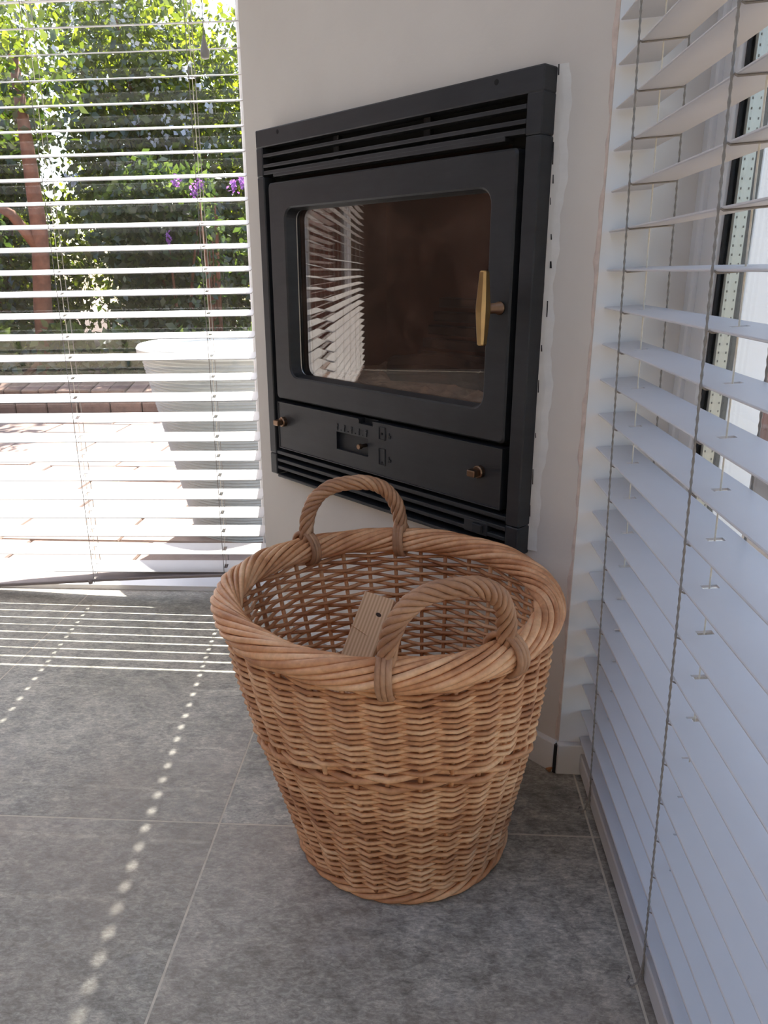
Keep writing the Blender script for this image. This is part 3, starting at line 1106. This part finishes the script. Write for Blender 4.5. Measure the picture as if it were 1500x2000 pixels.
# door with a rounded window opening, bevelled inwards
def rrect(x0, x1, z0, z1, r, n=6):
    pts = []
    for cx, cz, a0 in ((x1 - r, z1 - r, 0), (x0 + r, z1 - r, 90), (x0 + r, z0 + r, 180), (x1 - r, z0 + r, 270)):
        for i in range(n + 1):
            a_ = R(a0 + 90 * i / n)
            pts.append((cx + r * math.cos(a_), cz + r * math.sin(a_)))
    return pts
DX0, DX1, DZ0, DZ1 = 0.1300, 0.7805, 0.5830, 1.0295
OX0, OX1, OZ0, OZ1 = 0.1790, 0.7245, 0.6350, 0.9780
mb = MB()
YD = P_ + 0.001
rings = [rrect(DX0, DX1, DZ0, DZ1, .008), rrect(DX0, DX1, DZ0, DZ1, .008), rrect(DX0 + .003, DX1 - .003, DZ0 + .003, DZ1 - .003, .008),
         rrect(OX0 - .003, OX1 + .003, OZ0 - .003, OZ1 + .003, .026), rrect(OX0, OX1, OZ0, OZ1, .024), rrect(OX0 + .004, OX1 - .010, OZ0 + .004, OZ1 - .004, .020)]
ysr = [0.006, YD - .003, YD, YD, YD - .003, YD - .026]
mb.loft([[(x - SX0, y, z - SZ0) for x, z in r_] for r_, y in zip(rings, ysr)], False)
door = mb.build('door', MAT['iron'], st)
mb = MB()
rin = rrect(OX0 + .0025, OX1 - .009, OZ0 + .0025, OZ1 - .0025, .021)
mb.tube([(x - SX0, YD - .0235, z - SZ0) for x, z in rin], .0011, 5, True)
mb.build('glass_trim', MAT['steel'], door)
mb = MB()
sb_(mb, OX0 - .01, OX1 + .008, YD - .030, YD - .0265, OZ0 - .01, OZ1 + .01)
mb.build('glass_pane', MAT['stoveglass'], door)
# brass handle
mb = MB()
hx, hz = 0.1500, 0.800
mb.tube([(hx - SX0, YD - .001, hz - SZ0), (hx - SX0, YD + .003, hz - SZ0), (hx - SX0, YD + .0035, hz - SZ0), (hx - SX0, YD + .034, hz - SZ0)], [.0105, .0105, .0085, .0078], 14)
hd = mb.build('handle', MAT['bronze'], door, True)
mb = MB()
def grip(z, wx, wy):
    c = [(-1, -.55), (-.55, -1), (.55, -1), (1, -.55), (1, .55), (.55, 1), (-.55, 1), (-1, .55)]
    return [(hx - SX0 + a_ * wx, YD + .041 + b_ * wy, z - SZ0) for a_, b_ in c]
mb.loft([grip(.7445, .0050, .0050), grip(.7465, .0066, .0066), grip(.768, .0082, .0084), grip(.7955, .0100, .0105), grip(.8045, .0100, .0105), grip(.832, .0082, .0084), grip(.8545, .0066, .0066), grip(.8565, .0050, .0050)])
mb.build('grip', MAT['brass'], hd)

# ash drawer panel below the door
PZ0, PZ1 = 0.4675, 0.5745
spart_rec = [(0.4140, 0.4550)]
mb = MB()
SLX0, SLX1, SLZ0, SLZ1 = 0.4690, 0.5690, 0.5000, 0.5375
YP = P_ + .0005
NX0, NX1 = 0.455, 0.497
for q in ((0.1305, NX0, PZ0, PZ1), (NX0, SLX0, PZ0, PZ1 - .010), (SLX1, 0.7785, PZ0, PZ1), (SLX0, NX1, SLZ1, PZ1 - .010), (NX1, SLX1, SLZ1, PZ1), (SLX0, SLX1, PZ0, SLZ0)):
    mb.box(q[0] - SX0, q[1] - SX0, 0.008, YP, q[2] - SZ0, q[3] - SZ0)
ash = mb.build('ash_panel', MAT['iron'], st)
mb = MB()
sb_(mb, SLX0, SLX1, 0.008, YP - .008, SLZ0, SLZ1)
sb_(mb, NX0, NX1, 0.008, YP - .016, PZ1 - .010, PZ1)
mb.build('slider_well', MAT['iron_dark'], ash)
mb = MB()
for x0, x1, z0, z1 in ((0.1305, 0.7785, PZ0, PZ0 + .0025), (0.1305, 0.1330, PZ0, PZ1), (0.776, 0.7785, PZ0, PZ1), (0.1305, NX0, PZ1 - .0025, PZ1), (NX1, 0.7785, PZ1 - .0025, PZ1)):
    sb_(mb, x0, x1, YP - .001, YP + .0014, z0, z1, b=.0006)
mb.build('panel_edge', MAT['iron'], ash)
mb = MB()
mb.tube([(0.484 - SX0, YP - .008, .5205 - SZ0), (0.484 - SX0, YP + .006, .5205 - SZ0), (0.484 - SX0, YP + .0065, .5205 - SZ0), (0.484 - SX0, YP + .0135, .5205 - SZ0)], [.0038, .0038, .0058, .0052], 8)
mb.build('slider_knob', MAT['bronze'], ash)
for kx, kz in ((0.7555, .5310), (0.1770, .5275)):
    mb = MB()
    mb.tube([(kx - SX0, YP, kz - SZ0), (kx - SX0, YP + .008, kz - SZ0), (kx - SX0, YP + .010, kz - SZ0)], [.0112, .0112, .0095], 16)
    kb = mb.build('knob', MAT['bronze'], ash, False)
    mb = MB()
    mb.box(kx - SX0 - .0062, kx - SX0 + .0110, YP + .010, YP + .024, kz - SZ0 - .0062, kz - SZ0 + .0052, b=.0015)
    mb.build('knob_lug', MAT['bronze'], kb)
# raised marks: five little dial signs over the slider, two damper pictograms
mb = MB()
def mk(x0, x1, z0, z1, d=.0015):
    sb_(mb, x0, x1, YP - .0005, YP + d, z0, z1, b=.0004)
for i in range(5):
    x = 0.5655 - i * 0.0228
    zb = 0.5405
    mk(x - .0012, x + .0012, zb, zb + .0085)
    mk(x - .0028, x + .0022, zb + .0085, zb + .0105)
    mk(x - .0022, x + .0030, zb + .0118, zb + .0140)
    mk(x - .0012, x + .0012, zb + .0100, zb + .0120)
    if i in (2, 4):
        mk(x + .0015, x + .0035, zb + .0090, zb + .0130)
    if i < 4:
        mk(x - .0125, x - .0100, zb + .0005, zb + .0028)
mb.build('dial_mark', MAT['iron'], ash)
for (zc, hh, dz) in ((0.5545, .0130, -.0005), (0.5075, .0170, -.0110)):
    mb = MB()
    x0, x1 = 0.4185, 0.4375
    z0, z1 = zc - hh, zc + hh
    for q in ((x0, x1, z0, z0 + .0016), (x0, x1, z1 - .0016, z1), (x0, x0 + .0016, z0, z1), (x1 - .0016, x1, z0, z1)):
        sb_(mb, q[0], q[1], YP - .0005, YP + .0016, q[2], q[3], b=.0004)
    # small bracket strokes to the right of the pictogram
    xb = 0.4080
    sb_(mb, xb - .0008, xb + .0008, YP - .0005, YP + .0014, zc - .008, zc + .004)
    sb_(mb, xb - .0050, xb + .0022, YP - .0005, YP + .0014, zc - .003, zc - .0012)
    sb_(mb, xb - .0050, xb - .0034, YP - .0005, YP + .0014, zc - .007, zc - .0012)
    mb.build('damper_mark', MAT['iron'], ash)
    mb = MB()
    mb.tube([(0.428 - SX0, YP - .001, zc + dz - SZ0), (0.428 - SX0, YP + .0008, zc + dz - SZ0)], .0024, 8)
    mb.build('damper_dot', MAT['flat_black'], ash)
# lower grille
spart('bottom_frame', 'iron', [(ER, 0.1185, 0.0005, P_, 0.3935, 0.4440), (0.795, EL, 0.0005, P_, 0.4005, 0.4490), (0.1185, 0.795, 0.0005, P_ - .001, 0.3945, 0.4010)], 0.002)
for z0, z1 in ((0.4500, 0.4580), (0.4320, 0.4390), (0.4140, 0.4210)):
    spart('grille_bar', 'iron', [(0.1185, 0.795, 0.008, P_ - .002, z0, z1)], 0.0014)
spart('switch_housing', 'iron', [(0.158, 0.212, 0.008, P_ - .0005, 0.4125, 0.4360)], 0.0015)
sw = spart('rocker_switch', 'iron_dark', [(0.166, 0.190, P_ - .002, P_ + .004, 0.4160, 0.4320)], 0.002)

# firebox interior
mb = MB()
FD = -0.27
x0, x1, z0, z1 = 0.165, 0.745, 0.60, 1.03
q = lambda *a_: sb_(mb, *a_)
q(x0 - .01, x0, FD, .004, z0, z1); q(x1, x1 + .01, FD, .004, z0, z1)
q(x0, x1, FD - .01, FD, z0, z1); q(x0, x1, FD, .004, z1, z1 + .01); q(x0, x1, FD, .004, z0 - .01, z0)
mb.build('firebox', MAT['firebrick'], st)
mb = MB()
for k in range(5):
    sb_(mb, 0.22 + k * .02, 0.62 - k * .02, FD, FD + .02 + .004 * k, .66 + k * .03, .68 + k * .03, b=.003)
mb.build('baffle_plate', MAT['char'], st)
mb = MB()
nx_, ny_ = 30, 14
V, F = [], []
for i in range(nx_):
    for j in range(ny_):
        V.append((x0 + (x1 - x0) * i / (nx_ - 1) - SX0, FD + (0.003 - FD) * j / (ny_ - 1), .612 - SZ0 + .02 * abs(math.sin(i * .9 + j)) * rng.uniform(.3, 1) + .02 * (1 - j / ny_)))
for i in range(nx_ - 1):
    for j in range(ny_ - 1):
        F.append((i * ny_ + j, (i + 1) * ny_ + j, (i + 1) * ny_ + j + 1, i * ny_ + j + 1))
mb.add(V, F)
tag(mb.build('ash_bed', MAT['ash'], st), kind='stuff')
mb = MB()
mb.tube([(0.30 - SX0, -.13, .66 - SZ0), (0.42 - SX0, -.15, .665 - SZ0), (0.56 - SX0, -.12, .655 - SZ0)], [.03, .034, .028], 9)
mb.build('charred_log', MAT['char'], st)

# ------------------------------------------------------------------ wicker basket
B0 = np.array([-0.022, 1.000, 0.0])
bk = thing('log_basket', 'round willow log basket with rope-twisted rim and two handles on the tiled floor', 'basket', tuple(B0))
ZR = 0.408
def ctr(z):
    return np.array([-0.024 * (z / ZR), 0.0])
def rad(z):
    return float(np.interp(z, [0, .03, .135, .225, .32, .40], [.157, .163, .187, .208, .225, .233]))
NS = 32
def warp(th, z):
    """the hand-woven rows rise towards the front of the basket"""
    k_ = max(0.0, math.sin(PI * min(1.0, max(0.0, z / .39)))) ** 1.3
    return z - .045 * k_ * math.sin(th)
def pt(th, r_, z, wq=False):
    c = ctr(z)
    if wq:
        z2 = warp(th, z)
        r_ += rad(z2) - rad(z)
        z = z2
    return (c[0] + r_ * math.cos(th), c[1] + r_ * math.sin(th), z)
# stakes
for k in range(NS):
    th = 2 * PI * k / NS
    mb = MB()
    jj = rng.uniform(-.006, .006)
    mb.tube([pt(th + jj * z / .4, rad(z), z) for z in np.linspace(.008, .395, 9)], .0038, 6)
    mb.build('stake', MAT['wick'], bk, True)
# weaver rows
def weaver(z, row, rr, amp, per=2, phase=0.0, sub=4):
    n = NS * sub
    pts = []
    zj = rng.normal(0, .0008, NS)
    for i in range(n):
        u = i / sub
        th = 2 * PI * u / NS
        cs_ = math.cos(2 * PI * (u + row) / per + phase)
        osc = 0.35 * cs_ + 0.65 * (1 - 2 * math.acos(max(-1, min(1, cs_))) / PI)   # rods run straight from stake to stake
        k0 = int(u) % NS
        f_ = u - int(u)
        zq = z + zj[k0] * (1 - f_) + zj[(k0 + 1) % NS] * f_
        # flatten the wave a little so that rods lie straight between stakes
        o_ = amp * osc
        pts.append(pt(th, rad(z) + o_, zq, True))
    mb = MB()
    rads = rr * (1 + .10 * np.sin(np.arange(n) * .13 + row * 1.7))
    mb.tube(pts, rads, 6, True)
    return mb.build('weaver', MAT['wick'], bk, True)
z, row = 0.020, 0
while z < 0.186:
    weaver(z, row, .0028, .0062)
    z += .0046; row += 1
for k in range(4):
    weaver(0.1905 + k * .0062, -k, .0042, .0075, 3)
z = 0.2165
while z < 0.383:
    weaver(z, row, .0031, .0064)
    z += .0061 + rng.uniform(-.0003, .0003); row += 1
# foot border
ft = MB()
ft.lathe([(.150, .001), (.160, .001), (.163, .008), (.158, .014), (.150, .012)], 48)
foot = ft.build('foot_ring', MAT['wick'], bk)
for k in range(4):
    mb = MB()
    pts = []
    for i in range(192):
        th = 2 * PI * i / 192
        ph = 2 * PI * k / 4 + 7 * th
        r_ = .1605 + .0058 * math.cos(ph)
        pts.append((r_ * math.cos(th), r_ * math.sin(th), .0105 + .0062 * math.sin(ph)))
    mb.tube(pts, .0042, 6, True)
    mb.build('strand', MAT['wick'], foot, True)
# woven base disc
mb = MB()
prof = [(0.0005, .010)]
for i in range(1, 26):
    prof.append((i * .0058, .012 + .002 * (i % 2)))
prof += [(.150, .008), (.0005, .006)]
mb.lathe(prof, 40)
mb.build('base', MAT['wick'], bk)
# rope rim
rm = MB()
NT = 12
core = [pt(2 * PI * i / 96, .2315, ZR) for i in range(96)]
rm.tube(core, .0135, 8, True)
rim = rm.build('rim', MAT['wick_rim'], bk, True)
TURN = 4
for k in range(NT):
    mb = MB()
    pts, rds = [], []
    n = 288
    for i in range(n):
        th = 2 * PI * i / n
        ph = 2 * PI * k / NT + TURN * th
        wob = 1 + .07 * math.sin(3 * th + k * 2.1)
        r_ = .2315 + .0165 * wob * math.cos(ph)
        pts.append(pt(th, r_, ZR + .0165 * wob * math.sin(ph) + .002 * math.sin(2 * th + .5)))
        rds.append(.0048 * (1 + .16 * math.sin(2 * th + k * 1.3)))
    mb.tube(pts, np.array(rds), 7, True)
    mb.build('strand', MAT['wick_rim'], rim, True)
# two rope handles
def handle(th_mid, half, H, lean_):
    thA, thB = th_mid + half, th_mid - half
    A = np.array(pt(thA, .2315, ZR + .012)); Bp = np.array(pt(thB, .2315, ZR + .012))
    mid = (A + Bp) / 2
    ch = (Bp - A) / 2
    outv = np.array([math.cos(th_mid), math.sin(th_mid), 0])
    path = []
    for u in np.linspace(0, PI, 60):
        cu = math.copysign(abs(math.cos(u)) ** .8, math.cos(u))
        path.append(mid - ch * cu + np.array([0, 0, H]) * math.sin(u) ** .75 + outv * (lean_ * math.sin(u) + .231 * (1 - math.cos(half)) * 0.0))
    path = np.array(path)
    T = np.gradient(path, axis=0); T /= np.linalg.norm(T, axis=1)[:, None]
    hb = MB()
    hb.tube(path, .0055, 6)
    hh = hb.build('handle', MAT['wick_dark'], bk, True)
    for k in range(6):
        mb = MB()
        pts = []
        for i in range(60):
            nrm = np.cross(T[i], outv); nrm /= np.linalg.norm(nrm)
            bn = np.cross(T[i], nrm)
            ph = 2 * PI * k / 6 + i / 59 * 2 * PI * 3.4
            pts.append(path[i] + .0088 * (math.cos(ph) * nrm + math.sin(ph) * bn))
        mb.tube(pts, .0043 * (1 + .1 * math.sin(k * 2.0) + .08 * np.sin(np.arange(60) * .4 + k)), 6)
        mb.build('strand', MAT['wick_dark'], hh, True)
    # wrapped feet: rods looped round the rim
    for thf, sgn in ((thA, 1), (thB, -1)):
        for k in range(3):
            mb = MB()
            pts = []
            for i in range(28):
                ph = R(-70) + (2 * PI * .93) * i / 27
                dth = (k - 1) * .024 + .018 * math.cos(ph) * sgn
                rr_ = .2315 + (.0255) * math.cos(ph)
                pts.append(pt(thf + dth, rr_, ZR + .0275 * math.sin(ph)))
            mb.tube(pts, .0042, 6)
            mb.build('strand', MAT['wick_dark'], hh, True)
handle(R(108), R(21), .094, .010)
handle(R(292), R(19.5), .092, .012)

# pine offcut leaning in the basket
top = np.array([-.066, 1.150, .333]); bot = np.array([-.155, .968, .125])
ax = (top - bot); Lb = np.linalg.norm(ax); ax /= Lb
side = np.array([0.97, -.12, -.05]); side -= ax * (side @ ax); side /= np.linalg.norm(side)
nr = np.cross(side, ax)
wb = thing('wood_offcut', 'short pale pine board with a dark knot standing inside the basket', 'board')
wb.matrix_world = Matrix(((side[0], ax[0], nr[0], bot[0]), (side[1], ax[1], nr[1], bot[1]), (side[2], ax[2], nr[2], bot[2]), (0, 0, 0, 1)))
mb = MB()
rings = []
for f_, wx in ((0, .026), (.25, .026), (.5, .0255), (.68, .0250), (.8, .0262), (.92, .0268), (1, .0265)):
    y = Lb * f_
    rings.append([(-.026, y, -.009), (wx, y, -.009), (wx, y, .008), (wx - .001, y, .009), (-.025, y, .009), (-.026, y, .008)])
mb.loft(rings)
mb.build('board_body', MAT['pine'], wb)
mb = MB()
mb.loft([[(.010 + .0045 * math.cos(a_) + .002 * math.sin(a_), Lb - .032 + .0028 * math.sin(a_) - .002 * math.cos(a_), z_) for a_ in np.linspace(0, 2 * PI, 12, endpoint=False)] for z_ in (.0075, .0093)])
mb.build('knot', MAT['knot'], wb)
mb = MB()
mb.tube([(-.027, Lb - .062, .0095), (-.012, Lb - .066, .0105), (.004, Lb - .071, .0095)], [.0012, .0016, .0006], 5)
mb.build('splinter', MAT['pine'], wb)
